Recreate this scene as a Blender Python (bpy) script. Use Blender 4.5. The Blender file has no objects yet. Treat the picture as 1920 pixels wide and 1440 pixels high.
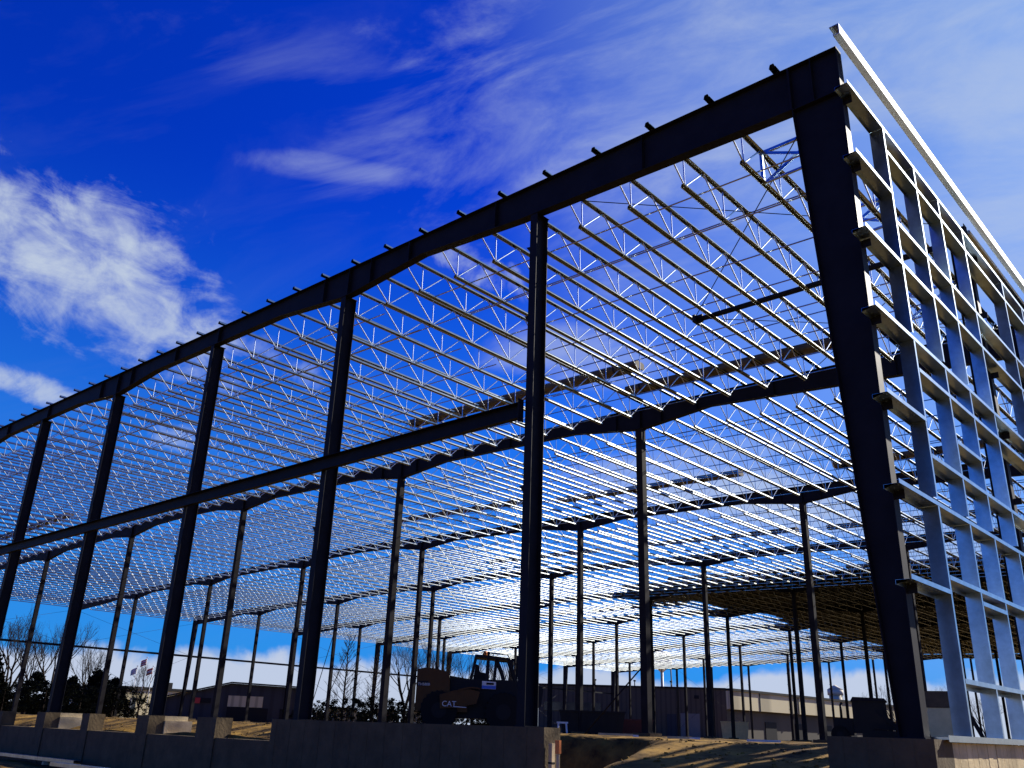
import bpy, bmesh, math, random
import numpy as np
from mathutils import Vector, Matrix
R = math.radians
S = bpy.context.scene
COL = S.collection

# ---------------------------------------------------------------- camera
# building frame: u runs along the front rafter away from the near corner (to the left), y into the
# building, z up.  Blender X = -u.
FPX = 1652.8
yaw, pitch, roll = R(42.568), R(21.467), R(1.998)
CAM = Vector((4.737, -14.272, -0.085))
Fw = Vector((-math.sin(yaw)*math.cos(pitch), math.cos(yaw)*math.cos(pitch), math.sin(pitch)))
Rt0 = Vector((math.cos(yaw), math.sin(yaw), 0))
Up0 = Rt0.cross(Fw)
Rt = math.cos(roll)*Rt0 + math.sin(roll)*Up0
Up = -math.sin(roll)*Rt0 + math.cos(roll)*Up0
cd = bpy.data.cameras.new('camera'); cam = bpy.data.objects.new('camera', cd); COL.objects.link(cam)
M = Matrix((( Rt.x, Up.x, -Fw.x, CAM.x), (Rt.y, Up.y, -Fw.y, CAM.y), (Rt.z, Up.z, -Fw.z, CAM.z), (0, 0, 0, 1)))
cam.matrix_world = M
cd.sensor_width = 36; cd.lens = FPX/1920*36; cd.clip_start = .1; cd.clip_end = 5000
S.camera = cam
def pixdir(px, py):                      # direction of sky features (clouds sit at infinity)
    d = Fw*FPX + Rt*(px-960) - Up*(py-720)
    return d.normalized()

# ---------------------------------------------------------------- light
SUN_AZ, SUN_EL = R(13.7), R(31.8)        # azimuth from +Y towards +X
sd = bpy.data.lights.new('sun', 'SUN'); sd.energy = 5.0; sd.angle = R(.55); sd.color = (1, .93, .82)
sun = bpy.data.objects.new('sun', sd); COL.objects.link(sun)
sv = Vector((math.sin(SUN_AZ)*math.cos(SUN_EL), math.cos(SUN_AZ)*math.cos(SUN_EL), math.sin(SUN_EL)))
sun.rotation_euler = sv.to_track_quat('Z', 'Y').to_euler()

W = bpy.data.worlds.new('World'); S.world = W; W.use_nodes = True
nt = W.node_tree; nt.nodes.clear(); L = nt.links
def N(t, **k):
    n = nt.nodes.new(t)
    for a, b in k.items(): setattr(n, a, b)
    return n
def math_(op, a, b=None, c=None, clamp=False):
    n = N('ShaderNodeMath', operation=op, use_clamp=clamp)
    for i, v in enumerate((a, b, c)):
        if v is None: continue
        if isinstance(v, (int, float)): n.inputs[i].default_value = v
        else: L.new(v, n.inputs[i])
    return n.outputs[0]
tc = N('ShaderNodeTexCoord').outputs['Generated']
sky = N('ShaderNodeTexSky'); sky.sky_type = 'NISHITA'; sky.sun_disc = False
sky.sun_elevation = SUN_EL; sky.sun_rotation = SUN_AZ; sky.air_density = 1.0; sky.dust_density = .5; sky.ozone_density = 2.5
hs = N('ShaderNodeHueSaturation'); hs.inputs['Saturation'].default_value = 1.25
L.new(sky.outputs[0], hs.inputs['Color'])
tint = N('ShaderNodeMix', data_type='RGBA', blend_type='MULTIPLY'); tint.inputs[0].default_value = 1
L.new(hs.outputs[0], tint.inputs[6]); tint.inputs[7].default_value = (.012, .23, 1.38, 1)
def dot(v):
    n = N('ShaderNodeVectorMath', operation='DOT_PRODUCT'); L.new(tc, n.inputs[0]); n.inputs[1].default_value = v
    return n.outputs['Value']
def noise(scale, detail, rough, dist, stretch=None, off=0):
    mp = N('ShaderNodeMapping'); L.new(tc, mp.inputs[0]); mp.inputs['Location'].default_value = (off, off*.7, 0)
    if stretch:
        mp.vector_type = 'TEXTURE'
        mp.inputs['Rotation'].default_value = stretch[0]; mp.inputs['Scale'].default_value = stretch[1]
    n = N('ShaderNodeTexNoise'); n.inputs['Scale'].default_value = scale; n.inputs['Detail'].default_value = detail
    n.inputs['Roughness'].default_value = rough; n.inputs['Distortion'].default_value = dist
    L.new(mp.outputs[0], n.inputs['Vector'])
    return n.outputs[0]
nA = noise(7, 12, .62, .25)
nB = noise(16, 10, .6, .5, off=3)
# streaky noise: stretched along the image diagonal of the big left cloud
def aligned(px0, py0, px1, py1, sx, sy, scale, detail, rough, dist, off=0):
    c = pixdir(px0, py0); a = (pixdir(px1, py1)-c).normalized(); b = c.cross(a).normalized()
    comb = N('ShaderNodeCombineXYZ')
    L.new(math_('MULTIPLY', dot(a), sx), comb.inputs[0]); L.new(math_('MULTIPLY', dot(b), sy), comb.inputs[1])
    comb.inputs[2].default_value = off
    n = N('ShaderNodeTexNoise'); n.inputs['Scale'].default_value = scale; n.inputs['Detail'].default_value = detail
    n.inputs['Roughness'].default_value = rough; n.inputs['Distortion'].default_value = dist
    L.new(comb.outputs[0], n.inputs['Vector'])
    return n.outputs[0]
nC0 = aligned(200, 480, 380, 560, 2.6, 5, 5, 14, .62, .45, 1.3)
nC = math_('ADD', .5, math_('ADD', math_('MULTIPLY', math_('SUBTRACT', nC0, .5), 1.2), math_('MULTIPLY', math_('SUBTRACT', nB, .5), .9)))
nD = aligned(1100, 250, 700, 360, 1.5, 4.2, 3.0, 14, .62, .5, 5.1)
def blob(px, py, qx, qy, half_w_px, ns, k, w, lo=0, hi=.9):
    c = pixdir(px, py); e = pixdir(qx, qy); a = (e-c); la = a.length; a.normalize(); b = c.cross(a).normalized()
    a = (a - c*a.dot(c)).normalized()
    lb = half_w_px/FPX
    A = math_('MULTIPLY', math_('SUBTRACT', dot(a), a.dot(c)), 1/la); B = math_('MULTIPLY', dot(b), 1/lb)
    r = math_('SUBTRACT', 1.0, math_('ADD', math_('MULTIPLY', A, A), math_('MULTIPLY', B, B)))
    r = math_('ADD', r, math_('MULTIPLY', math_('SUBTRACT', ns, .5), k))
    mr = N('ShaderNodeMapRange', interpolation_type='SMOOTHSTEP'); L.new(r, mr.inputs[0])
    mr.inputs[1].default_value = lo; mr.inputs[2].default_value = hi; mr.inputs[3].default_value = 0; mr.inputs[4].default_value = w
    front = math_('GREATER_THAN', dot(c), 0)
    return math_('MULTIPLY', mr.outputs[0], front)
blobs = [
    blob(175, 505, 450, 648, 150, nC, 2.6, .97, -.05, 1.7),
    blob(100, 395, 180, 440, 70, nC, 3.0, .85, .15, 1.5),
    blob(350, 610, 460, 672, 66, nC, 2.6, .85, .05, 1.4),
    blob(700, 325, 960, 355, 34, nD, 3.4, .42, .2, 1.8),
    blob(900, 250, 1250, 150, 150, nD, 3.6, .30, .25, 1.7),
    blob(1400, 150, 2200, 60, 320, nD, 4.4, .5, .1, 1.9),
    blob(1900, 250, 2500, 200, 420, nD, 4.0, .5, -.1, 1.8),
    blob(1880, 450, 2050, 480, 90, nB, 3.0, .35, .1, 1.6),
    blob(50, 722, 190, 775, 30, nC, 2.6, .75, .1, 1.2),
    blob(890, 490, 1000, 560, 46, nB, 4.0, .6, .3, 1.6),
    blob(1100, 680, 1320, 700, 70, nD, 3.0, .45, .1, 1.5),
    blob(530, 680, 610, 740, 45, nB, 4.0, .5, .3, 1.6),
    blob(330, 820, 420, 850, 34, nB, 4.0, .4, .3, 1.6),
    blob(1400, 930, 1780, 960, 90, nD, 2.4, .75, .0, 1.4),
    blob(1300, 860, 1600, 830, 45, nD, 3.0, .55, .0, 1.4),
    blob(1750, 1010, 2000, 1040, 70, nD, 2.4, .55, .0, 1.4),
    blob(500, 90, 900, 200, 90, nD, 4.5, .10, .6, 2.2),
    blob(395, 430, 420, 500, 26, nB, 6.0, .30, .9, 2.6),
]
cf = blobs[0]
for b in blobs[1:]: cf = math_('MAXIMUM', cf, b)
cf = math_('ADD', cf, math_('MULTIPLY', math_('SUBTRACT', nD, .5), .10), clamp=True)
# low band of cumulus and pale air at the horizon
sep = N('ShaderNodeSeparateXYZ'); L.new(tc, sep.inputs[0]); el = sep.outputs[2]
nH = noise(11, 8, .55, .2, off=7)
bank = N('ShaderNodeMapRange', interpolation_type='SMOOTHSTEP')
L.new(math_('SUBTRACT', math_('ADD', .030, math_('MULTIPLY', nH, .075)), el), bank.inputs[0])
bank.inputs[1].default_value = -.003; bank.inputs[2].default_value = .012; bank.inputs[4].default_value = .85
hz = N('ShaderNodeMapRange', interpolation_type='SMOOTHSTEP'); L.new(el, hz.inputs[0])
hz.inputs[1].default_value = .58; hz.inputs[2].default_value = -.02; hz.inputs[3].default_value = 0; hz.inputs[4].default_value = .8
glow = N('ShaderNodeMapRange'); L.new(dot(sv), glow.inputs[0])          # whitish air around the sun
glow.inputs[1].default_value = .66; glow.inputs[2].default_value = 1.0; glow.inputs[4].default_value = .72
CL = 7.0
def mixc(fac, c1, c2):
    m = N('ShaderNodeMix', data_type='RGBA'); L.new(fac, m.inputs[0])
    if isinstance(c1, tuple): m.inputs[6].default_value = c1
    else: L.new(c1, m.inputs[6])
    if isinstance(c2, tuple): m.inputs[7].default_value = c2
    else: L.new(c2, m.inputs[7])
    return m.outputs[2]
c = mixc(hz.outputs[0], tint.outputs[2], (.04*CL, .38*CL, .92*CL, 1))
c = mixc(glow.outputs[0], c, (.40*CL, .66*CL, .90*CL, 1))
c = mixc(cf, c, (.64*CL, .74*CL, .90*CL, 1))
c = mixc(bank.outputs[0], c, (.72*CL, .78*CL, .92*CL, 1))
bg = N('ShaderNodeBackground'); L.new(c, bg.inputs[0]); bg.inputs[1].default_value = .06
out = N('ShaderNodeOutputWorld'); L.new(bg.outputs[0], out.inputs[0])

S.view_settings.view_transform = 'Standard'; S.view_settings.look = 'None'
S.view_settings.exposure = 1.0; S.view_settings.gamma = 1
S.cycles.max_bounces = 5; S.cycles.diffuse_bounces = 1; S.cycles.glossy_bounces = 2
S.cycles.sample_clamp_indirect = 4; S.cycles.sample_clamp_direct = 1.9

# ---------------------------------------------------------------- materials
def mat(name, col, rough=.6, metal=0, spec=.5, bump=0, bscale=8, var=0, vscale=3, col2=None, emit=None):
    m = bpy.data.materials.new(name); m.use_nodes = True; t = m.node_tree; p = t.nodes['Principled BSDF']
    p.inputs['Roughness'].default_value = rough; p.inputs['Metallic'].default_value = metal
    p.inputs['Specular IOR Level'].default_value = spec
    p.inputs['Base Color'].default_value = (*col, 1)
    co = t.nodes.new('ShaderNodeTexCoord')
    if var or col2:
        n = t.nodes.new('ShaderNodeTexNoise'); n.inputs['Scale'].default_value = vscale; n.inputs['Detail'].default_value = 8
        n.inputs['Roughness'].default_value = .65
        t.links.new(co.outputs['Object'], n.inputs['Vector'])
        cr = t.nodes.new('ShaderNodeValToRGB')
        cr.color_ramp.elements[0].position = .35; cr.color_ramp.elements[1].position = .68
        c2 = col2 or tuple(min(1, x*(1+var)) for x in col)
        c1 = col if col2 else tuple(x*(1-var) for x in col)
        cr.color_ramp.elements[0].color = (*c1, 1); cr.color_ramp.elements[1].color = (*c2, 1)
        t.links.new(n.outputs[0], cr.inputs[0]); t.links.new(cr.outputs[0], p.inputs['Base Color'])
    if bump:
        n = t.nodes.new('ShaderNodeTexNoise'); n.inputs['Scale'].default_value = bscale; n.inputs['Detail'].default_value = 6
        t.links.new(co.outputs['Object'], n.inputs['Vector'])
        b = t.nodes.new('ShaderNodeBump'); b.inputs['Strength'].default_value = bump; b.inputs['Distance'].default_value = .05
        t.links.new(n.outputs[0], b.inputs['Height']); t.links.new(b.outputs[0], p.inputs['Normal'])
    if emit:
        p.inputs['Emission Color'].default_value = (*emit[:3], 1); p.inputs['Emission Strength'].default_value = emit[3]
    return m
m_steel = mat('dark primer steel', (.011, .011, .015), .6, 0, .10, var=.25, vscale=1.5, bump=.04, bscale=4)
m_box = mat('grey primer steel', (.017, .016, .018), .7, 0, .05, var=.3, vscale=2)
m_galv = mat('galvanized steel', (.40, .43, .42), .19, 1, .5, var=.12, vscale=5)
m_galv_far = mat('dimmed far galvanized steel', (.24, .26, .26), .22, 1, .5)  # same galvanizing on the far joists, base darkened to dim their sun glare
m_web = mat('galvanized web rod', (.60, .66, .68), .26, 1, .5)
m_stud = mat('galvanized sheet stud', (.42, .52, .60), .28, 1, .5, var=.2, vscale=3.5)
m_conc = mat('concrete', (.10, .072, .038), .9, 0, .2, bump=.25, bscale=14, var=.22, vscale=2.2)  # shade of the front faces is put into this dark base colour
m_conc_sun = mat('sunlit board marked concrete', (.60, .48, .27), .9, 0, .1, bump=.2, bscale=20, var=.25, vscale=1.6)  # paler copy of the concrete, sunlight put into the base colour
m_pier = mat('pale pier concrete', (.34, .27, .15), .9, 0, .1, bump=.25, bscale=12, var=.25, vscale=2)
m_door = mat('grey door paint', (.16, .16, .15), .6, 0, .2)
m_eave = mat('galvanized eave sheet', (.62, .63, .60), .36, 1, .5, var=.1)
m_dirt = mat('bare dirt', (.035, .020, .009), .95, 0, .1, bump=.8, bscale=5, vscale=1.3, col2=(.30, .175, .035))
m_bark = mat('bark', (.02, .014, .011), .9, 0, .1)
m_leaf = mat('evergreen foliage', (.006, .009, .005), .8, 0, .1, var=.5, vscale=2)
m_rubber = mat('tyre rubber', (.012, .012, .012), .85, 0, .1)
m_yel = mat('machine yellow', (.07, .029, .005), .5, 0, .2, var=.15)
m_blk = mat('machine black', (.012, .012, .013), .6, 0, .15)
m_rust = mat('rusty red paint', (.06, .008, .005), .7, var=.3)
m_white = mat('white paint', (.6, .6, .58), .6)
m_blue = mat('blue paint', (.03, .12, .5), .5)
m_red = mat('red paint', (.5, .03, .03), .6)
m_orange = mat('orange paint', (.75, .2, .03), .6)
m_wood = mat('pale lumber', (.52, .38, .2), .8, var=.2, vscale=6)
m_tan = mat('tan hopper paint', (.62, .50, .27), .6, var=.12)
m_deck = mat('roof deck sheet', (.018, .014, .011), .7, 0)
m_wrap = mat('bundle wrap', (.09, .06, .033), .75, 0, .3, var=.3, vscale=3)
m_glass = mat('window glass', (.02, .025, .03), .1)
def siding(name, col, per, rough=.7):
    m = bpy.data.materials.new(name); m.use_nodes = True; t = m.node_tree; p = t.nodes['Principled BSDF']
    co = t.nodes.new('ShaderNodeTexCoord'); w = t.nodes.new('ShaderNodeTexWave'); w.wave_profile = 'SIN'; w.bands_direction = 'X'
    w.inputs['Scale'].default_value = per
    t.links.new(co.outputs['Object'], w.inputs['Vector'])
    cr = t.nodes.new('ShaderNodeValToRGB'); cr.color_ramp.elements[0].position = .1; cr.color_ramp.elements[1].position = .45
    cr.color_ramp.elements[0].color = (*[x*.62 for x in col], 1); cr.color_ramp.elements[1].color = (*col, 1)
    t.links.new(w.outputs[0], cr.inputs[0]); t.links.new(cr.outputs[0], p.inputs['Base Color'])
    b = t.nodes.new('ShaderNodeBump'); b.inputs['Strength'].default_value = .6; t.links.new(w.outputs[0], b.inputs['Height'])
    t.links.new(b.outputs[0], p.inputs['Normal']); p.inputs['Roughness'].default_value = rough
    return m
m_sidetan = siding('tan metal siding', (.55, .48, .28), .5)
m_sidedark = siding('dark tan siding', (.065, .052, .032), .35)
m_sidegrey = siding('grey siding', (.022, .025, .032), .35)

# ---------------------------------------------------------------- mesh builder (world coordinates in (u, y, z))
class MB:
    def __init__(s, local=False): s.v = []; s.f = []; s.sm = []; s.local = local
    def add(s, vs, fs, smooth=False):
        o = len(s.v); s.v += [tuple(p) for p in vs]; s.f += [tuple(i+o for i in f) for f in fs]; s.sm += [smooth]*len(fs)
    def box(s, u0, u1, y0, y1, z0, z1):
        s.add([(u0,y0,z0),(u1,y0,z0),(u1,y1,z0),(u0,y1,z0),(u0,y0,z1),(u1,y0,z1),(u1,y1,z1),(u0,y1,z1)],
              [(0,3,2,1),(4,5,6,7),(0,1,5,4),(1,2,6,5),(2,3,7,6),(3,0,4,7)])
    def hexa(s, pts):
        s.add(pts, [(0,3,2,1),(4,5,6,7),(0,1,5,4),(1,2,6,5),(2,3,7,6),(3,0,4,7)])
    def tube(s, a, b, r, n=6, r2=None, caps=True, smooth=True):
        a, b = Vector(a), Vector(b); d = (b-a).normalized(); r2 = r if r2 is None else r2
        x = d.orthogonal().normalized(); y = d.cross(x)
        vs = [a+(x*math.cos(2*math.pi*i/n)+y*math.sin(2*math.pi*i/n))*r for i in range(n)]
        vs += [b+(x*math.cos(2*math.pi*i/n)+y*math.sin(2*math.pi*i/n))*r2 for i in range(n)]
        s.add(vs, [(i, (i+1) % n, n+(i+1) % n, n+i) for i in range(n)], smooth)
        if caps:
            o = len(s.v)-2*n
            s.f += [tuple(o+i for i in range(n))[::-1], tuple(o+n+i for i in range(n))]; s.sm += [False]*2
    def bar(s, a, b, w, h, up=(0, 0, 1)):
        a, b = Vector(a), Vector(b); d = (b-a).normalized(); x = d.cross(Vector(up)).normalized()*w/2; y = x.cross(d).normalized()*h/2
        s.hexa([a-x-y, a+x-y, a+x+y, a-x+y, b-x-y, b+x-y, b+x+y, b-x+y])
    def prism(s, poly, axis, t0, t1):
        # poly: 2D points; axis 'y': (u,z) ; 'u': (y,z) ; 'z': (u,y)
        def P(p, t): return {'y': (p[0], t, p[1]), 'u': (t, p[0], p[1]), 'z': (p[0], p[1], t)}[axis]
        n = len(poly)
        s.add([P(p, t0) for p in poly]+[P(p, t1) for p in poly],
              [tuple(range(n)), tuple(range(2*n-1, n-1, -1))]+[(i, n+i, n+(i+1) % n, (i+1) % n) for i in range(n)])
    def build(s, name, m, parent=None, org=(0, 0, 0), fix=True):
        # org: (u,y,z) origin. local=True builders are already in Blender axes
        me = bpy.data.meshes.new(name)
        if s.local: vs = s.v
        else: vs = [(-(p[0]-org[0]), p[1]-org[1], p[2]-org[2]) for p in s.v]
        me.from_pydata(vs, [], s.f); me.polygons.foreach_set('use_smooth', s.sm)
        if fix and len(s.f) < 60000:
            bm = bmesh.new(); bm.from_mesh(me); bmesh.ops.recalc_face_normals(bm, faces=bm.faces); bm.to_mesh(me); bm.free()
        me.materials.append(m); me.update()
        o = bpy.data.objects.new(name, me); COL.objects.link(o)
        if parent is not None:
            o.parent = parent
            if not s.local:
                po = PORG.get(parent.name, (0, 0, 0)); o.location = (-(org[0]-po[0]), org[1]-po[1], org[2]-po[2])
        elif not s.local: o.location = (-org[0], org[1], org[2])
        PORG[o.name] = org
        return o
PORG = {}
def tag(o, label=None, cat=None, group=None, kind=None):
    for k, v in (('label', label), ('category', cat), ('group', group), ('kind', kind)):
        if v: o[k] = v
    return o
def thing(name, label, cat, u=0, y=0, z=0, rz=0, group=None):
    o = bpy.data.objects.new(name, None); COL.objects.link(o); o.location = (-u, y, z); o.rotation_euler = (0, 0, rz)
    o.empty_display_size = .3
    PORG[o.name] = (u, y, z)
    return tag(o, label, cat, group)

# ---------------------------------------------------------------- ground
B = 15.77; WD = 108.1; NB = 9; DEP = B*NB; H = 12.74; SL = .0205
def zt(u): return H + SL*(54-abs(u-54))
rng = np.random.RandomState(4)
def smooth(a, b, x):
    t = np.clip((x-a)/(b-a), 0, 1); return t*t*(3-2*t)
# value noise on a grid
NG = rng.rand(256, 256)
def vnoise(x, y):
    x = np.asarray(x, float); y = np.asarray(y, float)
    xi = np.floor(x).astype(int); yi = np.floor(y).astype(int); fx = x-xi; fy = y-yi
    fx = fx*fx*(3-2*fx); fy = fy*fy*(3-2*fy)
    g = lambda a, b: NG[a % 256, b % 256]
    return (g(xi, yi)*(1-fx)+g(xi+1, yi)*fx)*(1-fy)+(g(xi, yi+1)*(1-fx)+g(xi+1, yi+1)*fx)*fy-.5
def fbm(x, y, o=4):
    r = 0; a = 1
    for i in range(o): r = r+a*vnoise(x*2**i+17*i, y*2**i+5*i); a *= .5
    return r
def gh(u, y):
    n1 = fbm(u*.35, y*.35)*.16; n2 = fbm(u*1.7, y*1.7, 4)*.10
    outside = -1.72+n1*1.0+n2*.4
    inside = -.14+n1*.25+n2*.35 - .42*smooth(3.2, .35, y)*(1+.8*vnoise(u*.8, y*.8))*smooth(7, 9, u)
    infar = -.2+0*u
    ins = smooth(.05, .25, y)*smooth(-.12, -.05, u)
    h = outside*(1-ins)+inside*ins
    # earth ramp through the open part of the front wall
    t = smooth(-9.5, 2.6, y)
    ramp = -1.72+1.58*np.clip((y+9.5)/12.1, 0, 1)**1.05 + n2*.25+n1*.35
    left = 6.9-.42*np.clip(2.9-y, 0, 9)+fbm(y*.9, u*.9)*.5
    rm = smooth(.55, -.35, u-left)*smooth(-.2, .3, u)*(y < 3.5)
    pit = -1.15+n1+n2*.5
    base = np.where((u > -.2) & (u < 7.4) & (y > -6), np.where(y < 2.0, pit, h), h)
    base = np.where((u > -.2) & (u < 7.4) & (y >= 2.0) & (y < 3.6), pit+(h-pit)*smooth(2.75, 3.3, y+n1*1.5+n2*2), base)
    h = base*(1-rm)+ramp*rm
    pitin = pit+(inside-pit)*smooth(2.75, 3.3, y+n1*1.5+n2*2)  # pit continued behind the wall, added so its steep bank shows unlit
    h = np.where((u > 7.2) & (y > .3), np.where(u < 10.5, pitin, inside), h)
    # yard beyond the building rises to slab level
    far = np.maximum(smooth(DEP+1, DEP+20, y), np.maximum(smooth(WD+1, WD+8, u), smooth(-6, -40, u)))
    h = h*(1-far)+(-.22+n1)*far
    dist = np.hypot(u-10, y)
    return h*(1-smooth(350, 900, dist))+(-.4)*smooth(350, 900, dist)
def axis_pts(segs):
    r = []
    for a, b, st in segs: r += list(np.arange(a, b, st))
    return np.array(r+[segs[-1][1]])
us = axis_pts([(-2600, -400, 300), (-400, -60, 20), (-60, -8, 2.5), (-8, -.2, .5), (-.2, 8.2, .11), (8.2, 42, .33), (42, 110, 1.5), (110, 420, 12), (420, 2600, 300)])
ys = axis_pts([(-2600, -300, 300), (-300, -40, 20), (-40, -15, 2.0), (-15, -5, .5), (-5, 5, .12), (5, 14, .4), (14, 150, 3), (150, 420, 12), (420, 2800, 300)])
UU, YY = np.meshgrid(us, ys, indexing='ij'); ZZ = gh(UU, YY)
nu, ny = len(us), len(ys)
vs = np.stack([-UU.ravel(), YY.ravel(), ZZ.ravel()], 1)
idx = np.arange(nu*ny).reshape(nu, ny)
fs = np.stack([idx[:-1, :-1].ravel(), idx[:-1, 1:].ravel(), idx[1:, 1:].ravel(), idx[1:, :-1].ravel()], 1)
def np_mesh(name, vs, fs, m, parent=None, smooth_=False):
    me = bpy.data.meshes.new(name); me.vertices.add(len(vs)); me.vertices.foreach_set('co', vs.astype(np.float32).ravel())
    k = fs.shape[1]
    me.loops.add(fs.size); me.loops.foreach_set('vertex_index', fs.astype(np.int32).ravel())
    me.polygons.add(len(fs)); me.polygons.foreach_set('loop_start', np.arange(0, fs.size, k, dtype=np.int32))
    me.polygons.foreach_set('use_smooth', np.full(len(fs), smooth_))
    me.update(calc_edges=True); me.validate(); me.materials.append(m)
    o = bpy.data.objects.new(name, me); COL.objects.link(o)
    if parent is not None: o.parent = parent
    return o
g = np_mesh('ground', vs, fs, m_dirt, smooth_=True); tag(g, kind='structure', label='bare brown dirt ground of the building site')

# ---------------------------------------------------------------- the steel building
frame = thing('steel_building_frame', 'unfinished dark steel warehouse frame with galvanized roof joists and open walls', 'building frame')

def depth_profile(k):
    front = k in (0, NB)
    mid, hau = (.62, .93) if front else (.55, .94)
    st = [(0.0, 1.07), (1.0, 1.05), (8.4, .87 if front else .72), (12.0, mid+.04)]
    for i in range(6):
        c = 15.4+15.44*i
        st += [(c-3.4, mid), (c-.25, hau), (c+.25, hau), (c+3.6, mid)]
    st += [(WD-12, mid+.04), (WD-8.4, .8), (WD-1.0, 1.05), (WD, 1.07)]
    st = sorted({round(a, 3): b for a, b in st}.items())
    st += [(54.0, mid)]
    return sorted(st)
def rafter(k):
    y0 = k*B; y1 = y0+.25; ym = y0+.125
    st = [(u, zt(u), zt(u)-d) for u, d in depth_profile(k)]
    w, fl = MB(), MB()
    for (a, ta, ba), (b, tb, bb) in zip(st[:-1], st[1:]):
        w.hexa([(a, ym-.005, ba+.012), (b, ym-.005, bb+.012), (b, ym+.005, bb+.012), (a, ym+.005, ba+.012),
                (a, ym-.005, ta-.014), (b, ym-.005, tb-.014), (b, ym+.005, tb-.014), (a, ym+.005, ta-.014)])
        fl.hexa([(a, y0, ta-.014), (b, y0, tb-.014), (b, y1, tb-.014), (a, y1, ta-.014), (a, y0, ta), (b, y0, tb), (b, y1, tb), (a, y1, ta)])
        if b > 1.05 and a < WD-1.05:
            fl.hexa([(a, y0, ba), (b, y0, bb), (b, y1, bb), (a, y1, ba), (a, y0, ba+.012), (b, y0, bb+.012), (b, y1, bb+.012), (a, y1, ba+.012)])
    # web stiffeners and bolted splices
    dp = dict(); us_ = [s[0] for s in st]; ds = [s[1]-s[2] for s in st]
    for u in [1.02, .55, 4.6, 9.2, 12.6, 14.3, 15.35, 16.6, 22.9, 26.0, 29.6, 30.8, 32.4, 38.0, 43, 46.3, 54, 61.7, 69, 77.1, 85, 92.6, WD-1.02]:
        d = float(np.interp(u, us_, ds)); tk = .02 if u in (1.02, 12.6, 22.9, 38.0, 54, 69, 85, WD-1.02) else .008
        w.box(u-tk, u+tk, y0+.004, y1-.004, zt(u)-d+.012, zt(u)-.014)
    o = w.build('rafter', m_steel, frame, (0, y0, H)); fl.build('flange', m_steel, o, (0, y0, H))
for k in range(NB+1): rafter(k)

def side_column(k, left=False, y=None, top=None, wmax=1.01, wmin=.37):
    y0 = k*B if y is None else y; y1 = y0+.25; ym = y0+.125; zz = 11.69 if top is None else top
    f = (lambda u: WD-u) if left else (lambda u: u)
    w, fl = MB(), MB()
    t = .016
    w.hexa([(f(t), ym-.005, .02), (f(wmin-t), ym-.005, .02), (f(wmin-t), ym+.005, .02), (f(t), ym+.005, .02),
            (f(t), ym-.005, zz), (f(wmax-t), ym-.005, zz), (f(wmax-t), ym+.005, zz), (f(t), ym+.005, zz)])
    ztop = zt(0)-.016 if top is None else top
    fl.box(*sorted((f(0), f(t))), y0, y1, .02, ztop)
    fl.hexa([(f(wmin-t), y0, .02), (f(wmin), y0, .02), (f(wmin), y1, .02), (f(wmin-t), y1, .02),
             (f(wmax-t), y0, zz), (f(wmax), y0, zz), (f(wmax), y1, zz), (f(wmax-t), y1, zz)])
    fl.box(*sorted((f(-.02), f(wmin+.05))), y0-.02, y1+.02, 0, .02)
    if top is None: fl.box(*sorted((f(0.02), f(wmax-.02))), y0+.003, y1-.003, zz, zz+.014)
    # girt clips on the outer flange
    if not left:
        for gz in GZ:
            if gz < ztop: fl.box(-.16, 0, y0+.05, y0+.06, gz-.22, gz-.07)
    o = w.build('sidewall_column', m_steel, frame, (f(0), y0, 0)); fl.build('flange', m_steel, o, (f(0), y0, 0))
GZ = [11.55, 10.0, 8.4, 6.87, 5.3, 3.78, 2.3]
for k in range(NB+1):
    side_column(k); side_column(k, True)
side_column(0, y=7.92, top=12.5, wmax=.42, wmin=.40)          # wind column between the first two frames

def end_column(i, far=False):
    u = 7.84+7.68*i if not far else 7.84+7.68*i
    yb = 0 if not far else DEP
    d = np.interp(u, [a for a, _ in depth_profile(0)], [b for _, b in depth_profile(0)])
    top = zt(u)-d-.012
    b_, dd = .22, .42
    y0 = yb+.02 if not far else yb-.2
    m = MB()
    m.box(u-.005, u+.005, y0+.014, y0+dd-.014, .02, top)
    f = MB(); f.box(u-b_/2, u+b_/2, y0, y0+.014, .02, top); f.box(u-b_/2, u+b_/2, y0+dd-.014, y0+dd, .02, top)
    f.box(u-b_/2-.03, u+b_/2+.03, y0-.03, y0+dd+.03, 0, .02)
    f.box(u-b_/2-.01, u+b_/2+.01, y0-.01, y0+dd+.04, top, top+.012)
    for zc in (11.1, 9.2, 5.0): f.prism([(u+b_/2, zc), (u+b_/2+.12, zc+.02), (u+b_/2, zc-.14)], 'y', y0+.002, y0+.012)
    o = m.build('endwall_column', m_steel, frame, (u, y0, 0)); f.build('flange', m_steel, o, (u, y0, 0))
for i in range(13): end_column(i); end_column(i, True)

def int_column(i, k):
    u = 15.4+15.44*i; y = k*B+.125; top = zt(u)-.94-.014; w = .15
    m = MB(); m.box(u-w, u+w, y-w, y+w, .02, top)
    p = MB(); p.box(u-w-.06, u+w+.06, y-w-.04, y+w+.04, top, top+.014); p.box(u-w-.08, u+w+.08, y-w-.08, y+w+.08, 0, .02)
    ft = MB(); ft.box(u-.4, u+.4, y-.4, y+.4, -.35, 0)
    o = m.build('interior_column', m_box, frame, (u, y, 0)); p.build('end_plate', m_steel, o, (u, y, 0)); ft.build('footing', m_conc, o, (u, y, 0))
for k in range(1, NB):
    for i in range(6): int_column(i, k)

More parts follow.
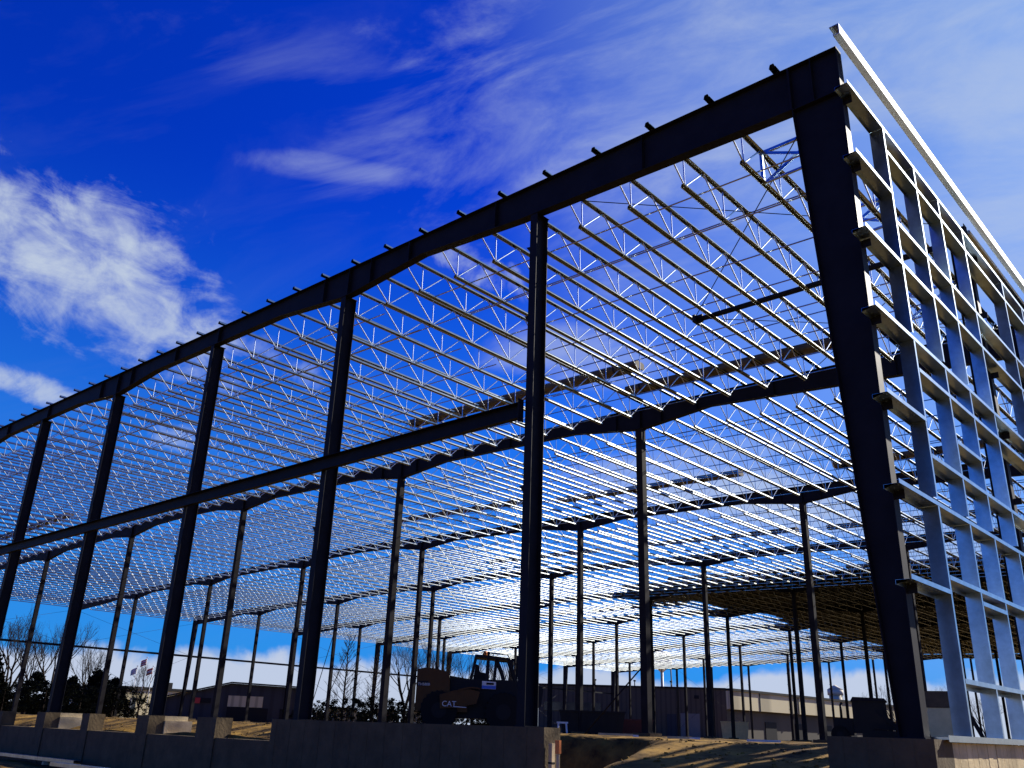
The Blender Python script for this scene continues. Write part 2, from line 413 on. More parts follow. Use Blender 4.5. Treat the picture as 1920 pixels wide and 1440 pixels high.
# header beam along the front between the end wall columns
m = MB()
for z0, z1, ya, yb in ((6.58, 6.592, -.16, .0), (6.948, 6.96, -.16, .0), (6.592, 6.948, -.012, 0)): m.box(8.0, 62, ya, yb, z0, z1)
m.box(8.0, 8.02, -.16, .02, 6.5, 7.05)
m.build('header_beam', m_steel, frame, (8, 0, 6.77))

# ---------------------------------------------------------------- joists
NODES = [1.32+1.877*i for i in range(8)]
TOPN = [.36]+[a+.9385 for a in NODES[:-1]]+[B-.36]
def chord_prof(n):
    # cold-formed hat section, open underneath: (profile, smooth) strips; the flat top is its own strip
    h = [(.061, 0), (.0585, .022), (.053, .046), (.0445, .066), (.036, .082)]
    R_ = [(.075, .004)]+h
    return [([(-x, z) for x, z in R_], True), ([(x, z) for x, z in R_], True), ([(-.036, .082), (.036, .082)], False)]
def joist_parts(simple):
    top, bot, web = MB(True), MB(True), MB(True)
    def ch(mb, ya, yb, z0):
        for p, smo in chord_prof(4):
            n = len(p)
            mb.add([(x, ya, z0+z) for x, z in p]+[(x, yb, z0+z) for x, z in p], [(i, i+1, n+i+1, n+i) for i in range(n-1)], smo)
    ch(top, -.21, B-.27, 0)
    ch(bot, NODES[0]-.08, NODES[-1]+.08, -.89)
    n, r = (4, .017) if simple else (8, .019)
    for i, y in enumerate(NODES):
        web.tube((0, y, -.83), (0, y, .03), r*.9, n, caps=False)
        web.tube((0, TOPN[i], .03), (0, y-.02, -.83), r, n, caps=False)
        web.tube((0, TOPN[i+1], .03), (0, y+.02, -.83), r, n, caps=False)
        if not simple:
            for s in (1, -1): web.tube((.03*s, y-.035, -.86), (.03*s, y+.035, -.86), .012, 5)
    return top, bot, web
def jpos():
    P = []
    for k in range(NB):
        for i in range(71):
            u = 1.246+1.524*i
            if u < WD-.3: P.append((u, k*B))
    return P
allj = jpos()
def pix(u, y, z):
    d = Vector((-u, y, z))-CAM; w = d.dot(Fw)
    if w < .5: return None
    return (960+FPX*d.dot(Rt)/w, 720-FPX*d.dot(Up)/w)
def showsize(p):
    u, y = p; n = 0; last = None
    for t in range(9):
        q = pix(u, y+B*t/8, zt(u))
        if q and -20 < q[0] < 1940 and -20 < q[1] < 1460:
            if last: n += math.hypot(q[0]-last[0], q[1]-last[1])
            last = q
        else: last = None
    c = (Vector((-u, y+8, 12))-CAM).length
    return n/c
order = sorted(allj, key=showsize, reverse=True)
near = order[:99]; rest = order[99:]
TP, BP, WP = joist_parts(False)
j0 = WP.build('roof_joist', m_web, frame); t0 = TP.build('top_chord', m_galv, j0, fix=False); b0 = BP.build('bottom_chord', m_galv, j0, fix=False)
for q, (u, y) in enumerate(near):
    if q == 0: j = j0
    else:
        j = j0.copy(); COL.objects.link(j); j.parent = frame
        for ch in (t0, b0):
            c2 = ch.copy(); COL.objects.link(c2); c2.parent = j
    j.location = (-u, y, zt(u)); j.rotation_euler = (0, -SL if u < 54 else SL, 0)
    j['group'] = 'galvanized roof joists'
TS, BS, WS = joist_parts(True)
tv = TS.v+BS.v+WS.v; o1, o2 = len(TS.v), len(TS.v)+len(BS.v)
tf = TS.f+[tuple(i+o1 for i in f) for f in BS.f]+[tuple(i+o2 for i in f) for f in WS.f]
tv = np.array(tv); tf = np.array(tf); n = len(tv)
vs = np.concatenate([tv+np.array([-u, y, zt(u)]) for u, y in rest]); fs = np.concatenate([tf+n*i for i in range(len(rest))])
o = np_mesh('roof_joists', vs, fs, m_galv_far, frame, True); o.data.materials.append(m_web)
mi = np.array([0]*(len(TS.f)+len(BS.f))+[1]*len(WS.f), dtype=np.int32); o.data.polygons.foreach_set('material_index', np.tile(mi, len(rest)))
o.data.polygons.foreach_set('use_smooth', np.tile(np.array(TS.sm+BS.sm+WS.sm), len(rest))); o['kind'] = 'stuff'

# bridging lines across the joists
def bridge(u0, u1, y, top=False):
    m = MB(); pts = sorted({u0, u1} | ({54.0} if u0 < 54 < u1 else set()))
    for a, b in zip(pts[:-1], pts[1:]):
        dz = -.03 if top else -.795
        A, B_ = (a, y, zt(a)+dz), (b, y, zt(b)+dz)
        m.bar((A[0], y, A[2]+.002), (B_[0], y, B_[2]+.002), .045, .004); m.bar((A[0], y+.0225, A[2]+.024), (B_[0], y+.0225, B_[2]+.024), .004, .04)
    m.build('bridging_angle', m_galv, frame, (u0, y, zt(u0)))
BY = [1.9, 3.45, 5.4, 7.2, 9.0, 10.9, 12.6, 14.2]
for k in range(NB):
    for y in BY:
        if k == 0: bridge(1.2, 13.7 if y < 8 else 16.2, y); bridge(15.7, 107, y-.12)
        elif k < 4 or y in (3.45, 7.2, 10.9): bridge(1.2, 107, k*B+y)
    if k < 5:
        for y in (4.5, 11.2): bridge(1.2, 107, k*B+y, True)

# truss braces between the wall and the second joist, pipe strut and rod bracing of the first bay
for yb in (2.3, 5.9, 11.6):
    m = MB(); u1 = 2.77; z1 = zt(u1)-.03; z0 = zt(u1)-.86
    m.bar((1.246, yb, z1), (u1, yb, z1), .07, .07); m.bar((u1, yb, z1+.02), (u1, yb, z0), .07, .07, (1, 0, 0))
    m.bar((u1, yb+.04, z0), (1.246, yb+.04, z1), .09, .02, (0, 1, 0)); m.bar((u1, yb-.04, z1), (1.246, yb-.04, z1-.7), .07, .02, (0, 1, 0))
    m.bar((u1, yb, z0), (1.246, yb, z0+.03), .06, .05)
    m.build('eave_brace', m_stud, frame, (u1, yb, z1))
m = MB(); m.tube((.42, 8.03, 12.1), (7.9, 7.98, 12.1), .085, 12); m.box(7.88, 7.98, 7.8, 8.16, 11.98, 12.22); m.box(7.7, 7.9, 7.94, 8.0, 11.97, 12.24)
m.build('pipe_strut', m_steel, frame, (8, 8, 12.1))
for a, b in (((7.8, .3, 12.6), (.3, 7.8, 12.5)), ((.3, .4, 12.4), (7.9, 7.9, 12.2)), ((7.9, 8.1, 12.2), (.4, 15.6, 12.4)), ((.4, 8.1, 12.2), (7.9, 15.7, 12.6))):
    m = MB(); m.tube(a, b, .013, 6); m.build('brace_rod', m_steel, frame, a)

# left and far side walls: struts and rod bracing
for k in range(NB):
    m = MB(); m.box(WD-.12, WD, k*B+.3, (k+1)*B-.05, 7.55, 7.8); m.build('wall_strut', m_steel, frame, (WD, k*B, 7.7))
    if k in (1, 2, 4, 5, 7):
        for za, zb in ((.3, 7.5), (7.5, .3), (7.8, 11.8), (11.8, 7.8)):
            m = MB(); m.tube((WD-.2, k*B+.3, za), (WD-.2, (k+1)*B, zb), .014, 5); m.build('brace_rod', m_steel, frame, (WD, k*B, za))
m = MB(); m.box(WD-.1, WD+.1, 0, DEP, zt(WD)-.1, zt(WD)+.15); m.build('eave_strut', m_galv, frame, (WD, 0, 12.8))
for u0_, u1_ in ((3, 15.4), (77, 92)):
    for a, b in (((u0_, 1.5), (u1_, 12)), ((u0_, 12), (u1_, 1.5))):
        m = MB(); m.tube((a[0], DEP, a[1]), (b[0], DEP, b[1]), .014, 5); m.build('brace_rod', m_steel, frame, (a[0], DEP, a[1]))

# near side wall: eave strut, girts, window jambs
m = MB()
m.prism([(-.25, 12.62), (-.25, 12.86), (-.06, 12.86), (-.06, 12.848), (-.238, 12.848), (-.238, 12.632), (-.13, 12.632), (-.13, 12.66), (-.118, 12.66), (-.118, 12.62)], 'y', -.42, 2*B)
eo = m.build('eave_strut', m_eave, frame, (-.2, 0, 12.7))
m = MB(); m.prism([(-.05, 12.3), (-.05, 12.42), (.06, 12.42), (.06, 12.41), (-.04, 12.41), (-.04, 12.31), (.06, 12.31), (.06, 12.3)], 'y', 8.2, 2*B); m.build('eave_strut', m_galv, frame, (0, 8, 12.3))
def girt(z, ya, yb, holes=True):
    m = MB(); D = .25
    prof = [(-D, z-.075), (-D, z), (-D+.004, z), (-D+.004, z-.071), (-.006, z-.071), (-.006, z-.14), (-.002, z-.14), (-.002, z-.075)]
    m.prism(prof, 'y', ya, yb)
    if ya < 0:
        for q in range(9):
            for du in (-.19, -.07): m.tube((du, ya+.12+q*.16, z-.082), (du, ya+.12+q*.16, z-.075), .011, 6)
    m.build('girt', m_stud, frame, (0, ya, z))
YE = 2*B
J = [1.47, 3.2, 4.75, 6.5, 9.85, 11.82, 13.4, 15.2]
full = [(11.55, -.36, YE), (10.0, -.36, J[0]), (8.42, -.38, J[1]), (6.87, -.4, YE), (5.3, -.4, J[0]), (3.78, -.4, YE), (2.3, -.4, J[0])]
for z, a, b in full: girt(z, a, b)
for z in (11.0, 9.35, 6.27, 4.65, 2.55): girt(z, J[0]+.02, YE)
girt(8.47, J[1]+.03, YE); girt(.92, J[0]+.02, J[2]); girt(5.35, J[1], J[2]); girt(2.33, J[1], J[2]-.02)
girt(.92, J[2], YE)
def jamb(y, pieces):
    for a, b in pieces:
        m = MB(); D = .247
        # C section: web facing the front, flanges along the wall faces
        m.prism([(-D, y-.07), (-D, y), (-D+.004, y), (-D+.004, y-.066), (.016, y-.066), (.016, y-.01), (.02, y-.01), (.02, y-.07)], 'z', a, b)
        for zc in (a+.12, b-.12, (a+b)/2-.3):
            for du in (-.17, -.09): m.tube((du, y-.078, zc), (du, y-.07, zc), .012, 6)
        m.build('window_jamb', m_stud, frame, (0, y, a))
for q in range(2):
    for i, y in enumerate(J):
        jamb(y+q*B, [(0.04, 3.70), (3.86, 6.80), (6.95, 11.47)] if i < 3 else [(0.04, 3.70), (3.86, 11.47)])
m = MB(); m.box(-.255, .02, .25, YE, 0.0, .035); m.box(-.262, -.255, .25, YE, -.03, .06); m.build('base_angle', m_galv, frame, (0, .3, 0))

# roof deck laid over the far right part
m = MB(); y = 59.3; q = 0; rr = random.Random(3)
while y < DEP:
    ue = 46.3+rr.uniform(-.5, .5)
    if y < 72: ue = 47.5+(y-59.3)*.36+rr.uniform(-.3, .3)
    elif 84 < y < 90: ue = 44.5
    ue = min(ue, 53)
    z0 = zt(0)+.10; z1 = zt(ue)+.10
    pr = [(0, 0), (.05, .05), (.09, .05), (.14, 0), (.612, 0)]
    for (a, za), (b, zb) in zip(pr[:-1], pr[1:]):
        m.add([(0, y+a, z0+za), (ue, y+a, z1+za), (ue, y+b, z1+zb), (0, y+b, z0+zb)], [(0, 1, 2, 3)])
    y += .61
m.build('roof_deck', m_deck, frame, (0, 59, 13), fix=False)

# ---------------------------------------------------------------- bundles of roof panels on the joists
ordn = ['nearest', 'second', 'third', 'fourth', 'fifth']
def bundle(u0, u1, y, lab, w=.62, h=.3):
    c = (u0+u1)/2; b = thing('panel_bundle', lab, 'panel bundle', c, y, zt(c)+.09, 0, 'bundles of roof panels on the joists')
    m = MB(); zz = lambda u: zt(u)+.093
    n = 10; prof = []
    for i in range(16):
        a = 2*math.pi*i/16; prof.append((w/2*math.copysign(abs(math.cos(a))**.55, math.cos(a)), h/2+h/2*math.copysign(abs(math.sin(a))**.55, math.sin(a))))
    for s_ in range(n):
        a, d = u0+(u1-u0)*s_/n, u0+(u1-u0)*(s_+1)/n
        vs = [(a, y+p[0], zz(a)+p[1]) for p in prof]+[(d, y+p[0], zz(d)+p[1]) for p in prof]
        m.add(vs, [(i, (i+1) % 16, 16+(i+1) % 16, 16+i) for i in range(16)], True)
        if s_ == 0: m.add(vs[:16], [tuple(range(16))])
        if s_ == n-1: m.add(vs[16:], [tuple(range(16))])
    m.build('wrapped_panels', m_wrap, b, (c, y, zt(c)+.09))
    for t in (.08, .36, .64, .92):
        u = u0+(u1-u0)*t; s = MB()
        vs = [(u-.04, y+p[0]*1.03, zz(u)+.002+(p[1]-h/2)*1.03+h/2) for p in prof]+[(u+.04, y+p[0]*1.03, zz(u)+.002+(p[1]-h/2)*1.03+h/2) for p in prof]
        s.add(vs, [(i, (i+1) % 16, 16+(i+1) % 16, 16+i) for i in range(16)]); s.build('strap', m_blk, b, (c, y, zt(c)+.09))
for k, lst in enumerate([[(6.0, 14.9, 14.35), (12.9, 26.0, 12.2), (34.5, 47, 14.2), (63.5, 77, 11.7)],
                         [(17.2, 30, 28.2), (31.5, 44.5, 27.2), (4.5, 12.5, 29.4)],
                         [(8, 19, 43.6), (21, 34, 43.2), (38, 50, 43.4)], [(12, 24, 59.8-.9), (28, 41, 58.6)], [(49, 62, 74.6), (65, 77, 74.2)]]):
    for i, (a, b, y) in enumerate(sorted(lst)):
        bundle(a, b, y, 'strapped brown roof panel bundle on the %s roof bay, %s counted from the right wall' % (ordn[k], ['first', 'second', 'third', 'fourth'][i]))

# ---------------------------------------------------------------- foundation
fw = thing('foundation_wall', 'grey concrete foundation wall with dock openings under the steel frame', 'foundation wall', 0, 0, 0)
ZB = -2.3
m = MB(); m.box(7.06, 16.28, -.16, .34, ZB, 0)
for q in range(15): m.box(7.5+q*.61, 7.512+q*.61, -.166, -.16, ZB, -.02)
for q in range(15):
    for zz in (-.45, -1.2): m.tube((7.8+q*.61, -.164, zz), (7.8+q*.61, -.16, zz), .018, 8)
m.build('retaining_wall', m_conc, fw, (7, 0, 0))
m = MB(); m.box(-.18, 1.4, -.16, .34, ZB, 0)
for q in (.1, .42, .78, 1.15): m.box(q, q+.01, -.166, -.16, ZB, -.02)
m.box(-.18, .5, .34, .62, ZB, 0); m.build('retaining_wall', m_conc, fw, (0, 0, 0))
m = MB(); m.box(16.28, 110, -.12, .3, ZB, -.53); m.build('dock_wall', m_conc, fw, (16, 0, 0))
pu = 19.57
piers = [(18.98, 20.0, .5)]
for c in (23.2, 30.9, 38.6, 46.2, 53.9, 61.6, 69.3, 77, 84.6, 92.3, 100): piers += [(c-.35, c+.4, 1.35), (c+3.75, c+4.3, .5)]
for a, b, d in piers:
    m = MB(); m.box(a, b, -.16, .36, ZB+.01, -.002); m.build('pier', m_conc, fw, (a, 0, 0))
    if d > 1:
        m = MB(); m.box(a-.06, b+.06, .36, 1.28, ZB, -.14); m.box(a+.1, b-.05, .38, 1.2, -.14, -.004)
        m.build('pedestal', m_conc_sun, fw, (a, 0, 0))
m = MB(); rr = random.Random(8); y = .36
m.box(-.16, .12, .34, DEP+.3, ZB, -.034)
while y < 40:
    w = rr.uniform(.16, .36); o_ = rr.uniform(0, .008)
    m.box(-.172-o_, -.16, y, y+w-.012, ZB, -.036); y += w
m.build('side_wall', m_conc_sun, fw, (-.15, .3, 0))

# loose steel lying at the foot of the wall
def loose(a, b, lab, w=.14):
    o = thing('steel_channel', lab, 'steel channel', a[0], a[1], a[2], 0, 'loose steel channels at the foot of the wall')
    m = MB(); m.bar(a, b, w, .012); 
    A, B_ = Vector(a), Vector(b); s = (B_-A).cross(Vector((0, 0, 1))).normalized()*w/2
    m.bar(A+s-Vector((0, 0, .05)), B_+s-Vector((0, 0, .05)), .008, .1); m.bar(A-s-Vector((0, 0, .05)), B_-s-Vector((0, 0, .05)), .008, .1)
    m.build('channel', m_stud, o, a)
    m = MB()
    for t in (.15, .85):
        p = A.lerp(B_, t); m.bar(p-s*2-Vector((0, 0, .16)), p+s*2-Vector((0, 0, .16)), .12, .1)
    m.build('timber_bearer', m_wood, o, a)
loose((25.9, -.75, -1.42), (39.6, -.75, -1.42), 'long blue grey steel channel on the ground by the far dock wall', .22)
loose((17.0, -2.2, -1.38), (24.2, -2.2, -1.38), 'shorter blue grey steel channel at the bottom edge nearest the camera', .16)

# ---------------------------------------------------------------- things seen far off: helpers in polar terms of real places
def place(az, dist, z=None):
    a = R(az); u = -4.737+dist*math.sin(a); y = -14.272+dist*math.cos(a)
    if z is None: z = float(gh(np.array([u]), np.array([y]))[0])
    return u, y, z
def tube_chain(m, pts, rs, n):
    for (a, b), (ra, rb) in zip(zip(pts[:-1], pts[1:]), zip(rs[:-1], rs[1:])): m.tube(a, b, ra, n, rb, caps=False)
def bare_tree(az, dist, h, lab, seed, shape='vase', group='bare winter trees behind the site', lean=0):
    u, y, z = place(az, dist); rr = random.Random(seed)
    o = thing('bare_tree', lab, 'tree', u, y, z-.1, 0, group)
    T, Cn = MB(True), MB(True)
    def grow(m, p, d, ln, r, lev):
        q = p+d*ln; mid = (p+q)/2+Vector((rr.uniform(-1, 1), rr.uniform(-1, 1), rr.uniform(-.5, .5)))*ln*.06
        m.tube(p, mid, r, 5 if lev < 2 else 3, r*.85, caps=False); m.tube(mid, q, r*.85, 5 if lev < 2 else 3, r*.68, caps=False)
        if lev >= 6 or r < .007: return
        nb = rr.choice((2, 3, 3)) if lev < 4 else 3
        for i in range(nb):
            t = rr.uniform(.45, 1) if i else 1
            ax = Vector((rr.uniform(-1, 1), rr.uniform(-1, 1), rr.uniform(-.2, .5))).normalized()
            sp = .28 if i == 0 else rr.uniform(.5, .8)
            nd = (d+ax*sp+Vector((0, 0, .12))).normalized()
            grow(Cn, p.lerp(q, t), nd, ln*rr.uniform(.62, .85), r*(.66 if i == 0 else .5), lev+1)
    if shape == 'vase':
        base = Vector((0, 0, 0)); tp = Vector((lean*h*.1, 0, h*.2)); T.tube(base, tp, h*.022, 8, h*.017, caps=False)
        for i in range(4):
            a = 6.28*i/4+rr.uniform(-.5, .5)
            grow(Cn, tp, Vector((math.cos(a)*.38, math.sin(a)*.38, 1)).normalized(), h*.26, h*.0135, 0)
    else:
        top = Vector((rr.uniform(-.3, .3), 0, h)); T.tube((0, 0, 0), top, h*.016, 6, .012, caps=False)
        nb = 46
        for i in range(nb):
            t = .14+.84*i/nb; a = i*2.4+rr.uniform(-.3, .3); ln = h*.27*(1-t)**.75+.25
            p = Vector((0, 0, 0)).lerp(top, t); d = Vector((math.cos(a), math.sin(a), .55+t*.7)).normalized()
            def sub(p, d, ln, r, lev):
                q = p+d*ln; Cn.tube(p, q, r, 3, r*.4, caps=False)
                if lev < 2:
                    for j in range(5):
                        f = rr.uniform(.25, 1); nd = (d+Vector((rr.uniform(-1, 1), rr.uniform(-1, 1), rr.uniform(0, .9)))*.6).normalized()
                        sub(p.lerp(q, f), nd, ln*rr.uniform(.3, .5), r*.55, lev+1)
            sub(p, d, ln, h*.0032+.006, 0)
    T.build('trunk', m_bark, o, fix=False); Cn.build('crown', m_bark, o, fix=False)
def leafy(az, dist, h, wd, lab, seed, cone=True, name='evergreen_tree', cat='tree', group='evergreens at the left edge of the site', n=9000):
    u, y, z = place(az, dist); rr = random.Random(seed)
    o = thing(name, lab, cat, u, y, z-.1, 0, group)
    T, Cn = MB(True), MB(True); T.tube((0, 0, 0), (0, 0, h*.8), h*.03, 6, .03, caps=False)
    for i in range(110):
        t = rr.random()**(1.25 if cone else 1); a = rr.uniform(0, 6.28)
        rad = wd/2*((1-t)**.8 if cone else math.sqrt(max(0, 1-(2*t-.9)**2*.8)))*rr.uniform(.5, 1.08)
        cz = h*(.08+.92*t); c = Vector((math.cos(a)*rad, math.sin(a)*rad, cz)); cr = h*rr.uniform(.06, .12)
        for j in range(n//110):
            p = c+Vector((rr.gauss(0, .5), rr.gauss(0, .5), rr.gauss(0, .42)))*cr
            s = h*.028*rr.uniform(.6, 1.3); d1 = Vector((rr.uniform(-1, 1), rr.uniform(-1, 1), rr.uniform(-.6, .6))).normalized()*s
            d2 = d1.orthogonal().normalized()*s*.6
            Cn.add([p-d1-d2*.3, p+d2, p+d1+d2*.2, p-d2], [(0, 1, 2, 3)])
    T.build('trunk', m_bark, o, fix=False); Cn.build('crown', m_leaf, o, fix=False)
bare_tree(70.3, 135, 12.3, 'tall bare tree at the left edge of the picture', 1)
bare_tree(68.3, 130, 11.6, 'tall spreading bare tree right beside the leftmost one', 2)
bare_tree(66.6, 128, 8.6, 'shorter bare tree leaning right above the dark evergreens', 3, lean=2)
bare_tree(69.3, 150, 11.5, 'bare tree standing between the two tall left trees', 31)
bare_tree(63.55, 150, 7.6, 'small bare tree below the three flags', 4)
bare_tree(52.1, 125, 11.6, 'tall cone shaped bare tree left of the digger', 5, 'cone')
bare_tree(50.3, 125, 9.0, 'lower cone shaped bare tree beside the tall cone shaped one', 6, 'cone')
bare_tree(48.4, 122, 10.8, 'round bare tree just left of the yellow machine', 7)
bare_tree(46.3, 125, 10.6, 'bare tree directly above the yellow machine engine cover', 8)
bare_tree(44.3, 128, 10.6, 'bare tree seen behind the machine cab', 9)
bare_tree(42.2, 132, 10.0, 'bare tree just right of the machine cab', 10)
bare_tree(19.7, 260, 14.5, 'distant bare tree just left of the big corner column', 11, group='distant bare trees on the right')
bare_tree(21.0, 270, 11, 'low distant bare tree above the dark box machine', 12, group='distant bare trees on the right')
bare_tree(16.9, 250, 13, 'distant bare tree right of the tan hopper', 13, group='distant bare trees on the right')
bare_tree(15.3, 250, 12, 'rightmost distant bare tree between the window jambs', 14, group='distant bare trees on the right')
leafy(71.6, 105, 6.0, 6, 'dark green evergreen cut by the left picture edge', 20)
leafy(69.0, 110, 4.2, 5.5, 'dark evergreen behind the leftmost pier', 21)
leafy(67.2, 112, 3.9, 5.5, 'dark evergreen second from the left pair', 22)
leafy(65.9, 108, 4.6, 5, 'pointed dark evergreen in the middle of the row', 23)
leafy(65.0, 110, 3.9, 5, 'smallest dark evergreen at the right end of the row', 24)
for i, az in enumerate((72.2, 70.4, 68.4, 66.6, 64.9)):
    leafy(az, 102, 3.0, 8, 'low dark shrub in front of the evergreens, %s from the left edge' % ['first', 'second', 'third', 'fourth', 'fifth'][i], 60+i, False, 'shrub', 'shrub', 'low shrubs in front of the evergreens', 5000)
for i, (az, h) in enumerate(((53.6, 2.6), (51.8, 3.0), (50.0, 3.3), (48.2, 2.8), (46.4, 3.1), (44.6, 2.9), (42.6, 3.0))):
    leafy(az, 112, h, 7.5, 'dark rounded shrub, %s from the left in the row under the bare trees' % ['first', 'second', 'third', 'fourth', 'fifth', 'sixth', 'seventh'][i], 40+i, False, 'shrub', 'shrub', 'dark shrubs under the bare trees', 5000)
# far wooded skyline
rr = random.Random(77); m = MB(True)
for i in range(9000):
    a = R(rr.uniform(-5, 90)); d = rr.uniform(520, 640); u = -4.7+d*math.sin(a); y = -14+d*math.cos(a)
    hh = 5+3.5*math.sin(a*23)+2*math.sin(a*61)
    p = Vector((-u, y, rr.uniform(-1, max(2, hh)))); s = rr.uniform(.8, 2.2)
    d1 = Vector((rr.uniform(-1, 1), rr.uniform(-1, 1), rr.uniform(-1, 1))).normalized()*s; d2 = d1.orthogonal().normalized()*s*.8
    m.add([p-d1, p+d2, p+d1, p-d2], [(0, 1, 2, 3)])
tag(m.build('far_woods', m_leaf, fix=False), 'dark band of distant woods along the horizon', 'woods', kind='stuff')

# ---------------------------------------------------------------- buildings behind
def wall_box(m, a, b, z0, z1, th):          # vertical wall from a to b (u,y), thickness away from the camera
    A, B_ = Vector((*a, 0)), Vector((*b, 0)); d = (B_-A).normalized(); n = Vector((-d.y, d.x, 0))
    if n.dot(Vector((A.x+4.7, A.y+14, 0))) < 0: n = -n
    n *= th
    m.hexa([(A.x, A.y, z0), (B_.x, B_.y, z0), (B_.x+n.x, B_.y+n.y, z0), (A.x+n.x, A.y+n.y, z0),
            (A.x, A.y, z1), (B_.x, B_.y, z1), (B_.x+n.x, B_.y+n.y, z1), (A.x+n.x, A.y+n.y, z1)])
def lerp2(a, b, t): return (a[0]+(b[0]-a[0])*t, a[1]+(b[1]-a[1])*t)
def off2(a, b, e):                          # shift segment towards the camera by e
    A, B_ = Vector((*a, 0)), Vector((*b, 0)); d = (B_-A).normalized(); n = Vector((-d.y, d.x, 0))
    if n.dot(Vector((A.x+4.7, A.y+14, 0))) > 0: n = -n
    return (A.x+n.x*e, A.y+n.y*e), (B_.x+n.x*e, B_.y+n.y*e)
# long warehouse on the right
c0, cl, cr_ = (94.7, 165.0), (129.0, 143.6), (90.0, 262.0)
wh = thing('warehouse', 'long low tan warehouse with a pale upper wall band behind the frame', 'warehouse', c0[0], c0[1], -.3)
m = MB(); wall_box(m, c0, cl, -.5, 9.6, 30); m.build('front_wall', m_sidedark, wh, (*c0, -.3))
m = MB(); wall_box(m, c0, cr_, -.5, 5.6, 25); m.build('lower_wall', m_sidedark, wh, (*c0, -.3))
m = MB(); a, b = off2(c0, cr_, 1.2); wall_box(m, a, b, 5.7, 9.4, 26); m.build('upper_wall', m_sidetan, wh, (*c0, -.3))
m = MB(); a, b = off2(c0, cr_, 1.5); wall_box(m, a, b, 9.4, 9.9, 27)
a, b = off2(c0, cl, .25); wall_box(m, a, b, 9.6, 9.95, 30.5); m.build('roof', m_blk, wh, (*c0, -.3))
for t in (.12, .3, .48, .66, .84):
    m = MB(); a, b = off2(c0, cr_, 1.3); p, q = lerp2(a, b, t), lerp2(a, b, t+.004); wall_box(m, p, q, 5.6, 9.4, .2); m.build('downpipe', m_blk, wh, (*c0, -.3))
a, b = off2(c0, cl, .12)
m = MB(); wall_box(m, lerp2(a, b, .14), lerp2(a, b, .24), -.3, 4.6, .2); m.build('door', m_door, wh, (*c0, -.3))
m = MB(); wall_box(m, lerp2(a, b, .26), lerp2(a, b, .31), -.3, 4.4, .2); m.build('door', m_sidegrey, wh, (*c0, -.3))
m = MB(); wall_box(m, lerp2(a, b, .14), lerp2(a, b, .165), 7.6, 8.3, .2); m.build('wall_vent', m_blk, wh, (*c0, -.3))
m = MB(); wall_box(m, lerp2(a, b, .66), lerp2(a, b, .97), 4.4, 6.2, .2); m.build('window', m_glass, wh, (*c0, -.3))
for t in (.3, .5, .72):
    m = MB(); p = lerp2(c0, cl, t); m.tube((p[0]+3, p[1]+6, 9.6), (p[0]+3, p[1]+6, 11.2), .12, 8); m.tube((p[0]+3, p[1]+6, 11.2), (p[0]+3, p[1]+6, 11.5), .3, 8); m.build('roof_vent', m_blk, wh, (*c0, -.3))
for t in (.16, .3, .44, .58, .72):
    a, b = off2(c0, cr_, .15); m = MB(); wall_box(m, lerp2(a, b, t), lerp2(a, b, t+.05), -.2, 3.6, .2); m.build('door', m_blk, wh, (*c0, -.3))
# gabled workshop on the left
p1, p2 = place(62.8, 152)[:2], place(54.2, 152)[:2]; pk = place(58.6, 152)[:2]
gb = thing('gabled_building', 'dark gabled metal building with a pale striped wall panel, left of centre', 'building', *pk, -.3)
def gable(m, off, z0, zl, zp, zr, th):
    A, B_ = off2(p1, p2, off); d = (Vector((*B_, 0))-Vector((*A, 0))); t = .48; P_ = lerp2(A, B_, t)
    n = Vector((-d.y, d.x, 0)).normalized()
    if n.dot(Vector((A[0]+4.7, A[1]+14, 0))) < 0: n = -n
    for (a, za), (b, zb) in (((A, zl), (P_, zp)), ((P_, zp), (B_, zr))):
        m.hexa([(*a, z0), (*b, z0), (b[0]+n.x*th, b[1]+n.y*th, z0), (a[0]+n.x*th, a[1]+n.y*th, z0), (*a, za), (*b, zb), (b[0]+n.x*th, b[1]+n.y*th, zb), (a[0]+n.x*th, a[1]+n.y*th, za)])
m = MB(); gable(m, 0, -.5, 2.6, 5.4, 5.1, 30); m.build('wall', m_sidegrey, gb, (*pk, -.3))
m = MB()
A, B_ = off2(p1, p2, .3)
for (a, za), (b, zb) in (((A, 2.6), (lerp2(A, B_, .48), 5.4)), ((lerp2(A, B_, .48), 5.4), (B_, 5.1))):
    m.bar((a[0], a[1], za+.12), (b[0], b[1], zb+.12), .6, .2)
m.build('roof', m_blk, gb, (*pk, -.3))
a, b = off2(p1, p2, .15)
m = MB(); wall_box(m, lerp2(a, b, .47), lerp2(a, b, .70), 2.0, 3.6, .2); m.build('wall_panel', m_sidetan, gb, (*pk, -.3))
m = MB(); wall_box(m, lerp2(a, b, .47), lerp2(a, b, .74), -.2, 1.9, .2); m.build('door', m_blk, gb, (*pk, -.3))
m = MB(); wall_box(m, lerp2(a, b, .25), lerp2(a, b, .29), 2.3, 3.1, .2); sg = m.build('wall_sign', m_red, gb, (*pk, -.3))
m = MB(); wall_box(m, lerp2(a, b, .292), lerp2(a, b, .36), 2.4, 3.1, .2); m.build('lettering', m_blk, sg, (*pk, -.3))
for t in (.86, .93):
    m = MB(); p = lerp2(p1, p2, t); m.tube((p[0], p[1]+2, 5), (p[0], p[1]+2, 6.1), .12, 6); m.build('roof_vent', m_blk, gb, (*pk, -.3))
for t in (.82, .9):
    m = MB(); wall_box(m, lerp2(a, b, t), lerp2(a, b, t+.025), -.2, 1.9, .2); m.build('door', m_blk, gb, (*pk, -.3))
